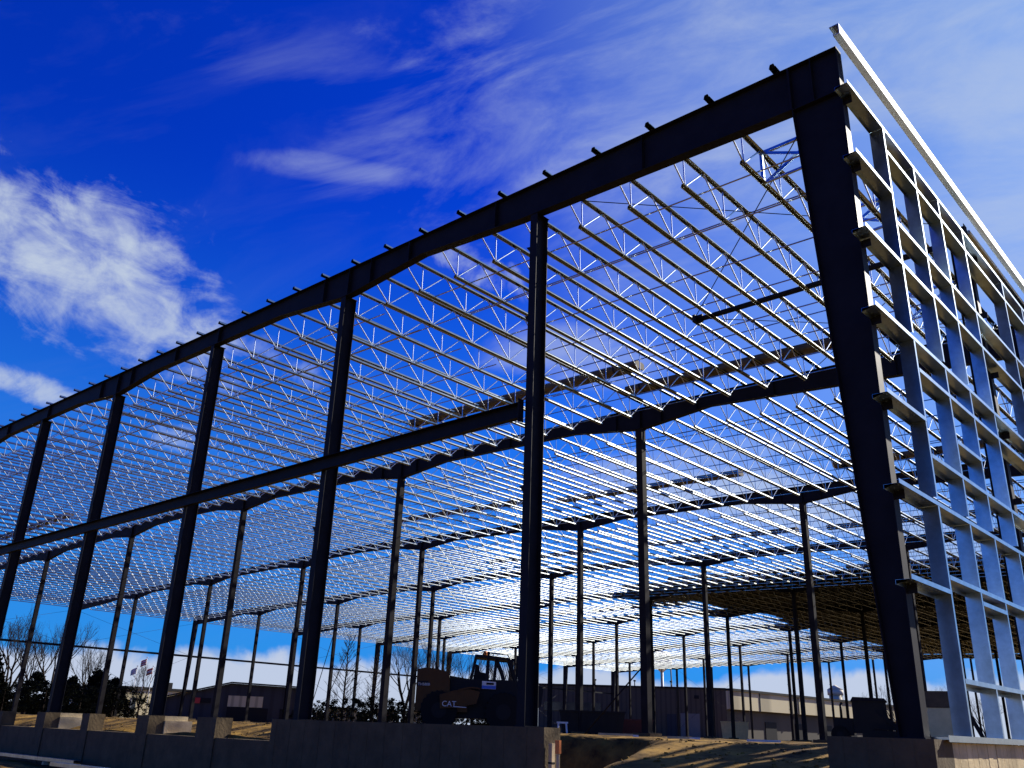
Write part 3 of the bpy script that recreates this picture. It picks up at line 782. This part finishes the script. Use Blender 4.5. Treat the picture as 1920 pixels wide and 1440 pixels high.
# pale building far left
q1, q2 = place(65.0, 215)[:2], place(60.2, 225)[:2]
tb = thing('flat_roof_building', 'pale tan flat roofed building behind the flagpoles', 'building', *q1, -.3)
m = MB(); wall_box(m, q1, q2, -.5, 5.6, 20); m.build('wall', m_sidetan, tb, (*q1, -.3))
m = MB(); a, b = off2(q1, q2, .3); wall_box(m, a, b, 5.6, 6.2, 21); m.build('roof', m_blk, tb, (*q1, -.3))
m = MB(); wall_box(m, lerp2(a, b, .5), lerp2(a, b, .62), 6.2, 7.4, 3); m.build('rooftop_unit', m_blk, tb, (*q1, -.3))
a, b = off2(q1, q2, .1); m = MB(); wall_box(m, lerp2(a, b, .2), lerp2(a, b, .25), 1, 4, .2); m.build('window', m_glass, tb, (*q1, -.3))
# low sheds in the middle
for az0, az1, lab, mt in ((53.0, 51.2, 'low striped tan shed wall under the left bare trees', m_sidetan), (50.0, 49.0, 'small tan shed with a dull orange door under the bare trees', m_sidetan), (47.9, 46.6, 'pale ribbed shed wall just left of the yellow machine', m_sidetan)):
    s1, s2 = place(az0, 130)[:2], place(az1, 130)[:2]; sh = thing('shed', lab, 'shed', *s1, -.3, 0)
    m = MB(); wall_box(m, s1, s2, -.4, 1.9, 6); m.build('wall', mt, sh, (*s1, -.3))
    m = MB(); a, b = off2(s1, s2, .3); wall_box(m, a, b, 1.9, 2.15, 7); m.build('roof', m_blk, sh, (*s1, -.3))
    if 'orange' in lab:
        m = MB(); a, b = off2(s1, s2, .1); wall_box(m, lerp2(a, b, .1), lerp2(a, b, .7), -.3, 1.7, .2); m.build('door', m_rust, sh, (*s1, -.3))
# flagpoles
def flagpole(az, h, lab, kind, cols):
    u, y, z = place(az, 160); f = thing('flagpole', lab, 'flagpole', u, y, z, 0, 'three flagpoles')
    m = MB(True); m.tube((0, 0, 0), (0, 0, h), .07, 8, .04); m.tube((0, 0, h), (0, 0, h+.12), .1, 8); m.build('pole', m_white, f)
    rot = R(-az); dx, dy = math.cos(R(az)), math.sin(R(az))
    for i, cm in enumerate(cols):
        m = MB(True); n = 8; hh = .95/len(cols); zt_ = h-.15-hh*i
        for j in range(n):
            def P(t, zz): 
                w = .12*math.sin(t*7); return (-dx*.85*t+dy*w, -dy*.85*t-dx*w*.5, zz-.4*t)
            m.add([P(j/n, zt_), P((j+1)/n, zt_), P((j+1)/n, zt_-hh), P(j/n, zt_-hh)], [(0, 1, 2, 3)])
        if i == 0: fo = m.build('flag', cm, f, fix=False)
        else: m.build('stripe', cm, fo, fix=False)
flagpole(63.55, 9.2, 'tallest flagpole, middle one, flying a red and white striped flag', 1, [m_red, m_white, m_red, m_white, m_red])
flagpole(63.15, 7.9, 'right hand flagpole flying a red flag with a white band', 2, [m_red, m_white, m_red])
flagpole(64.0, 7.8, 'left hand flagpole flying a white flag', 3, [m_white])
# water tower and silo
u, y, z = place(32.75, 420); wt = thing('water_tower', 'pale water tower on thin legs beyond the far roof edge', 'water tower', u, y, z)
m = MB(True)
prof = [(.6, 26.6), (1.6, 27.6), (3.4, 28.6), (4.5, 30.2), (4.7, 32.0), (4.2, 34), (2.8, 35.4), (.1, 36)]
for (r0, z0), (r1, z1) in zip(prof[:-1], prof[1:]): m.tube((0, 0, z0), (0, 0, z1), r0, 24, r1, caps=False)
m.build('tank', m_white, wt)
m = MB(True); m.tube((0, 0, 0), (0, 0, 26.8), .65, 12); m.build('riser_pipe', m_white, wt)
for i in range(6):
    a = 6.283*i/6; m = MB(True); m.tube((5.3*math.cos(a), 5.3*math.sin(a), 0), (4.5*math.cos(a), 4.5*math.sin(a), 31), .2, 6); m.build('leg', m_steel, wt)
m = MB(True)
for i in range(6):
    a, b = 6.283*i/6, 6.283*(i+1)/6; m.tube((4.95*math.cos(a), 4.95*math.sin(a), 14), (4.95*math.cos(b), 4.95*math.sin(b), 14), .12, 5)
m.build('ring_strut', m_steel, wt)
u, y, z = place(22.8, 300); m_silo = mat('pale silo concrete', (.55, .50, .38), .8)
sl = thing('silo', 'round grey silo tower above the warehouse roof', 'silo', u, y, z)
m = MB(True); m.tube((0, 0, 0), (0, 0, 14.2), 1.9, 20); m.build('drum', m_silo, sl)
m = MB(True); m.tube((0, 0, 13.4), (0, 0, 15.0), 2.3, 20); m.tube((0, 0, 15.0), (0, 0, 16.4), 2.35, 20, .2); m.build('cap', m_silo, sl)
m = MB(True)
for zz in np.arange(1, 14, .6): m.tube((2.2, -.5, zz), (2.2, .1, zz), .04, 4)
m.tube((2.2, -.5, 0), (2.2, -.5, 14.5), .05, 4); m.tube((2.2, .1, 0), (2.2, .1, 14.5), .05, 4); m.build('ladder', m_steel, sl)

# ---------------------------------------------------------------- machines and site clutter
def text_mesh(txt, size, name, mt, parent, loc, rot):
    cu = bpy.data.curves.new('t', 'FONT'); cu.body = txt; cu.size = size; cu.extrude = .004
    to = bpy.data.objects.new('t', cu); COL.objects.link(to); dg = bpy.context.evaluated_depsgraph_get()
    me = bpy.data.meshes.new_from_object(to.evaluated_get(dg)); bpy.data.objects.remove(to); me.materials.clear(); me.materials.append(mt)
    o = bpy.data.objects.new(name, me); COL.objects.link(o); o.parent = parent; o.location = loc; o.rotation_euler = rot
    return o
def local_thing(name, lab, cat, az, dist, z, turn=0):
    u, y, _ = place(az, dist); return thing(name, lab, cat, u, y, z, R(az+turn))
def wheel(par, x, y, r, w):
    m = MB(True); m.tube((x, y-w/2, r), (x, y+w/2, r), r, 28)
    for i in range(22):
        a = 6.283*i/22; m.bar((x+math.cos(a)*r, y-w/2, r+math.sin(a)*r), (x+math.cos(a+.12)*r, y+w/2, r+math.sin(a+.12)*r), .07, .05, (math.cos(a), 0, math.sin(a)))
    t = m.build('wheel', m_rubber, par); m = MB(True); m.tube((x, y-w/2-.02, r), (x, y+w/2+.02, r), r*.42, 20); m.build('rim', m_blk, t)
# telehandler; local X = to the right in the picture, -Y = towards the camera. metres per photo pixel .0205
T = local_thing('telehandler', 'dark yellow telehandler with barred cab parked behind the wall', 'telehandler', 44.2, 33.5, -.12)
def px(x, y_): return ((x-876)*.0188, (1366-y_)*.0187)
def tp(m, pts, y0, y1): m.prism([px(*p) for p in pts], 'y', y0, y1)
def TB(name, mt, pts, y0, y1, par=None):
    m = MB(True); tp(m, pts, y0, y1); return m.build(name, mt, par or T)
TB('engine_cover', m_yel, [(768, 1262), (785, 1259), (800, 1260), (828, 1266), (830, 1300), (862, 1303), (864, 1335), (768, 1335)], -1.1, -.3)
ch = TB('chassis', m_blk, [(772, 1335), (790, 1345), (960, 1345), (1000, 1320), (1004, 1290), (985, 1276), (830, 1276), (830, 1330)], -.9, 1.1)
bd = TB('side_panel', m_yel, [(812, 1306), (838, 1298), (868, 1295), (886, 1299), (880, 1320), (842, 1328), (814, 1330)], -1.24, -1.19)
m = MB(True)
for i in range(10):
    a0, a1 = i/10, (i+1)/10; f = lambda t: px(845+41*t, 1298-6*math.sin(t*2.4))
    p, q = f(a0), f(a1); m.bar((p[0], -1.12, p[1]), (q[0], -1.12, q[1]), .3, .05, (0, 0, 1))
m.build('fender', m_yel, T)
wheel(T, px(812, 0)[0], -.95, .62, .42); wheel(T, px(930, 0)[0], -.95, .62, .42); wheel(T, px(812, 0)[0], 1.0, .62, .42); wheel(T, px(930, 0)[0], 1.0, .62, .42)
cabn = MB(True)
def fr(m, a, b, y, w=.09): pa, pb = px(*a), px(*b); m.bar((pa[0], y, pa[1]), (pb[0], y, pb[1]), w, w, (0, 1, 0))
for y in (-.85, .25):
    for a, b in (((868, 1276), (876, 1233)), ((876, 1234), (915, 1236)), ((899, 1236), (897, 1276)), ((915, 1236), (912, 1276)), ((914, 1237), (926, 1262)), ((915, 1237), (938, 1238)), ((938, 1238), (953, 1278)), ((926, 1262), (930, 1276))): fr(cabn, a, b, y)
cb = cabn.build('cab_frame', m_blk, T)
m = MB(True); tp(m, [(874, 1232), (916, 1234), (940, 1236), (938, 1239), (914, 1238), (875, 1236)], -.9, .3); m.build('cab_roof', m_blk, cb)
m = MB(True)
for i in range(6):
    x = 918+i*4.2; fr(m, (x, 1239), (x+12, 1276), -.85, .02)
m.build('window_guard', m_blk, cb)
TB('seat', m_blk, [(872, 1276), (876, 1248), (882, 1250), (884, 1262), (896, 1264), (896, 1276)], -.6, -.1, cb)
m = MB(True); p = px(893, 1232); m.tube((p[0], -.5, p[1]), (p[0], -.5, p[1]+.16), .07, 10); m.build('beacon', m_orange, cb)
m = MB(True); fr(m, (889, 1228), (935, 1229), -.8, .03); fr(m, (889, 1228), (889, 1233), -.8, .03); fr(m, (935, 1229), (945, 1250), -.8, .03); fr(m, (908, 1228), (908, 1234), -.8, .03); m.build('roof_rail', m_blk, cb)
m = MB(True); fr(m, (900, 1220), (900, 1276), .5, .1); m.build('exhaust', m_blk, T)
TB('boom', m_yel, [(770, 1268), (785, 1262), (990, 1290), (990, 1312), (785, 1290)], .35, .75)
m = MB(True)
for x, t in ((956, 1228), (963, 1236), (972, 1226), (984, 1232)): fr(m, (x, t), (x-3 if x < 970 else x, 1330), -.1 if x < 970 else .6, .07)
fr(m, (955, 1240), (984, 1240), .2, .06); fr(m, (955, 1262), (984, 1262), .2, .06); m.build('fork_carriage', m_blk, T)
pl = TB('name_plate', m_blk, [(770, 1283), (790, 1283), (790, 1292), (770, 1292)], -1.115, -1.1)
text_mesh('TH580B', .125, 'lettering', m_white, pl, (px(770.5, 0)[0], -1.122, px(0, 1291)[1]), (R(90), 0, 0))
text_mesh('CAT', .25, 'lettering', m_white, T, (px(817, 0)[0], -1.246, px(0, 1326)[1]), (R(90), 0, 0))
m = MB(True); a, b = px(838, 1326), px(862, 1327); m.bar((a[0], -1.245, a[1]), (b[0], -1.245, b[1]), .01, .025); m.build('stripe', m_white, T)
sg = TB('company_sign', m_white, [(889, 1279), (915, 1280), (915, 1293), (889, 1293)], -.97, -.95)
TB('lower_band', m_blue, [(889.3, 1287), (914.7, 1287), (914.7, 1292.7), (889.3, 1292.7)], -.976, -.97, sg)
TB('printed_lines', m_blk, [(897, 1281.6), (911, 1282), (911, 1285.4), (897, 1285.4)], -.976, -.97, sg)

# dark boxy generator on skids near the corner
G = local_thing('generator', 'black boxy engine unit on wheels left of the corner column', 'generator', 21.2, 41, -.12)
def bxl(name, mt, x0, x1, y0, y1, z0, z1, par):
    m = MB(True); m.box(x0, x1, y0, y1, z0, z1); return m.build(name, mt, par)
bxl('housing', m_blk, -.55, .75, -.4, .7, .4, 1.62, G); 
m = MB(True); m.prism([(-.6, 1.62), (-.5, 1.78), (.7, 1.74), (.8, 1.62)], 'y', -.45, .75); m.build('lid', m_steel, G)
bxl('engine_bay', m_blk, -1.3, -.56, -.35, .6, .3, .95, G); wheel(G, -1.1, -.45, .32, .2); wheel(G, .45, -.45, .32, .2)
m = MB(True); m.tube((-1.0, 0, .95), (-1.0, 0, 1.5), .05, 8); m.tube((-1.0, 0, 1.5), (-.92, 0, 1.56), .05, 8); m.build('exhaust', m_blk, G)
# hopper trailer behind the corner column
Hh = local_thing('hopper', 'tan steel hopper with dark frame right behind the corner column', 'hopper', 17.55, 27, -.12)
m = MB(True); m.prism([(-.42, .95), (.55, .95), (.36, .18), (-.2, .18)], 'y', -.3, .8); m.build('bin', m_tan, Hh)
m = MB(True); m.prism([(-.5, .95), (-.36, 1.36), (.4, 1.36), (.66, 1.12), (.66, .95)], 'y', -.32, .85); m.build('hood', m_wrap, Hh)
m = MB(True); m.bar((-.5, -.36, 1.0), (-.22, -.36, 0), .08, .08); m.bar((.66, -.36, 1.05), (.42, -.36, 0), .1, .08); m.bar((-.3, -.36, .12), (.7, -.36, .12), .08, .12); m.bar((.66, -.36, 1.0), (1.0, -.36, .2), .12, .1); m.build('frame', m_blk, Hh)
m = MB(True); m.tube((-.55, 0, 1.3), (-.55, 0, 1.75), .1, 10); m.build('filler_pipe', m_blk, Hh)
# boom arm between generator and column with an orange roll
Lf = local_thing('trencher', 'small dark machine with raised arms beside the corner column', 'machine', 19.7, 28, -.12)
m = MB(True); m.bar((-.5, 0, .9), (.3, 0, .2), .12, .12); m.bar((-.3, .1, 1.0), (-.1, .1, 0), .1, .1); m.bar((-.6, .05, .5), (.2, .05, .45), .1, .15); m.build('arm', m_blk, Lf)
bxl('body', m_blk, -.9, .55, -.3, .5, .05, .36, Lf)
Lr = local_thing('insulation_roll', 'orange yellow roll lying on top of the small dark machine', 'roll', 19.55, 28.5, .80)
m = MB(True); m.tube((-.02, 0, .1), (.5, 0, .1), .12, 14); m.build('roll', m_orange, Lr)

# containers and clutter inside the building
def boxthing(name, lab, cat, az, dist, w, d, h, mt, z=-.14, lid=None):
    o = local_thing(name, lab, cat, az, dist, z)
    m = MB(True); m.prism([(-w/2, 0), (w/2, 0), (w/2+.06*w, h), (-w/2-.06*w, h)], 'y', 0, d); b = m.build('body', mt, o)
    m = MB(True)
    for i in range(6): x = -w/2+w*(i+.5)/6; m.box(x-.04, x+.04, -.05, 0, .1, h-.1)
    m.box(-w/2-.07*w, w/2+.07*w, -.06, .02, h-.08, h+.02); m.build('ribs', mt, b)
    return o
boxthing('dumpster', 'dull red open dumpster standing behind the interior columns', 'dumpster', 35.0, 62, 3.2, 2, 1.0, m_rust)
boxthing('storage_box', 'large black storage container behind the thin prop pole', 'container', 37.0, 58, 3.6, 2.2, 1.35, m_blk)
boxthing('crate', 'small pale crate against the warehouse wall', 'crate', 28.6, 120, 3.0, 1.5, 2.0, m_tan)
# prop pole leaning against an interior column
u, y, z = 15.75, 15.6, -.1
pp = thing('prop_pole', 'thin grey prop pole leaning against the nearest interior column row', 'prop', 17.0, 17.5, -.1)
m = MB(); m.tube((18.6, 16.2, -.1), (15.62, 15.9, 1.95+.4), .03, 8); m.build('pole', m_box, pp, (17.0, 17.5, -.1))
for a, b, lab in (((101.8, 62.7, -.1), (97.4, 62.7, 12.3), 'thin slanting brace pole left of the cone shaped bare tree'), ((99.7, 62.7, -.1), (92.9, 62.8, 11.3), 'long thin slanting brace pole crossing the cone shaped bare tree')):
    o = thing('brace_pole', lab, 'brace pole', *a); m = MB(); m.tube(a, b, .05, 8); m.build('pole', m_steel, o, a)
# white A shaped frame
af = local_thing('sawhorse', 'small white stand on the dirt by the foot of the prop pole', 'sawhorse', 38.8, 33, -.1)
m = MB(True)
for s in (-.16, .16):
    m.bar((s, -.1, 0), (s*.8, 0, .34), .05, .05); m.bar((s, .3, 0), (s*.8, .1, .34), .05, .05)
m.bar((-.2, .02, .34), (.2, .02, .34), .08, .06); m.build('stand', m_white, af)
# boards lying at the top of the ramp
for i, (az, ds, ln, lab, mt) in enumerate(((31.9, 24, .55, 'pale orange board at the top of the dirt ramp', m_wood), (31.0, 27, .35, 'short white board behind the orange board', m_white), (27.0, 24, .8, 'long white board lying right of the other boards on the ramp', m_white), (35.6, 25, .9, 'thin pale lath lying left on the ramp top', m_wood), (34.4, 24.4, .14, 'small white block beside the thin lath', m_white))):
    o = local_thing('board', lab, 'board', az, ds, 0); uu, yy, zz = place(az, ds); o.location.z = zz+.02
    m = MB(True); m.box(-ln/2, ln/2, -.1, .1, 0, .05); m.build('plank', mt, o)
# orange cone, stake, form post
o = thing('traffic_cone', 'small orange cone between the left dock piers', 'cone', 18.6, 1.6, -.42)
m = MB(True); m.tube((0, 0, .03), (0, 0, .42), .13, 14, .03); m.build('body', m_orange, o); bxl('base', m_orange, -.17, .17, -.17, .17, 0, .03, o)
o = thing('survey_stake', 'orange topped wooden stake in the dark pit by the wall end', 'stake', 6.35, -.6, -1.0)
m = MB(True); m.box(-.03, .03, -.012, .012, 0, .75); m.build('stake', m_wood, o); bxl('ribbon', m_orange, -.05, .05, -.03, .03, .55, .78, o)
o = thing('form_post', 'pale upright timber strapped to the end of the concrete wall', 'timber post', 6.98, -.02, -2.0)
m = MB(True); m.box(-.045, .045, -.045, .045, 0, 1.72); m.build('post', m_wood, o)
m = MB(True)
for zz in (.9, 1.35): m.box(-.05, .05, -.05, .05, zz, zz+.03)
m.build('strap', m_blk, o)
# bricks of rubble and clods on the ramp
rr = random.Random(5); m = MB()
for i in range(900):
    u = rr.uniform(-.1, 8) if i < 500 else rr.uniform(16, 34); y = rr.uniform(-3, 3.5) if i < 500 else rr.uniform(.6, 5)
    if u > 7 and y < .5: continue
    z = float(gh(np.array([u]), np.array([y]))[0]); s = rr.uniform(.008, .035)
    c = [(rr.uniform(-1, 1)*.4+x, rr.uniform(-1, 1)*.4+yy, rr.uniform(-.3, .3)+zz) for x, yy, zz in ((-1, -1, -.5), (1, -1, -.5), (1, 1, -.5), (-1, 1, -.5), (-.7, -.7, .7), (.7, -.7, .7), (.7, .7, .7), (-.7, .7, .7))]
    m.hexa([(u+a*s, y+b*s, z+d*s) for a, b, d in c])
tag(m.build('dirt_clods', m_dirt, fix=False), 'loose dirt clods scattered over the ramp', 'dirt', kind='stuff')
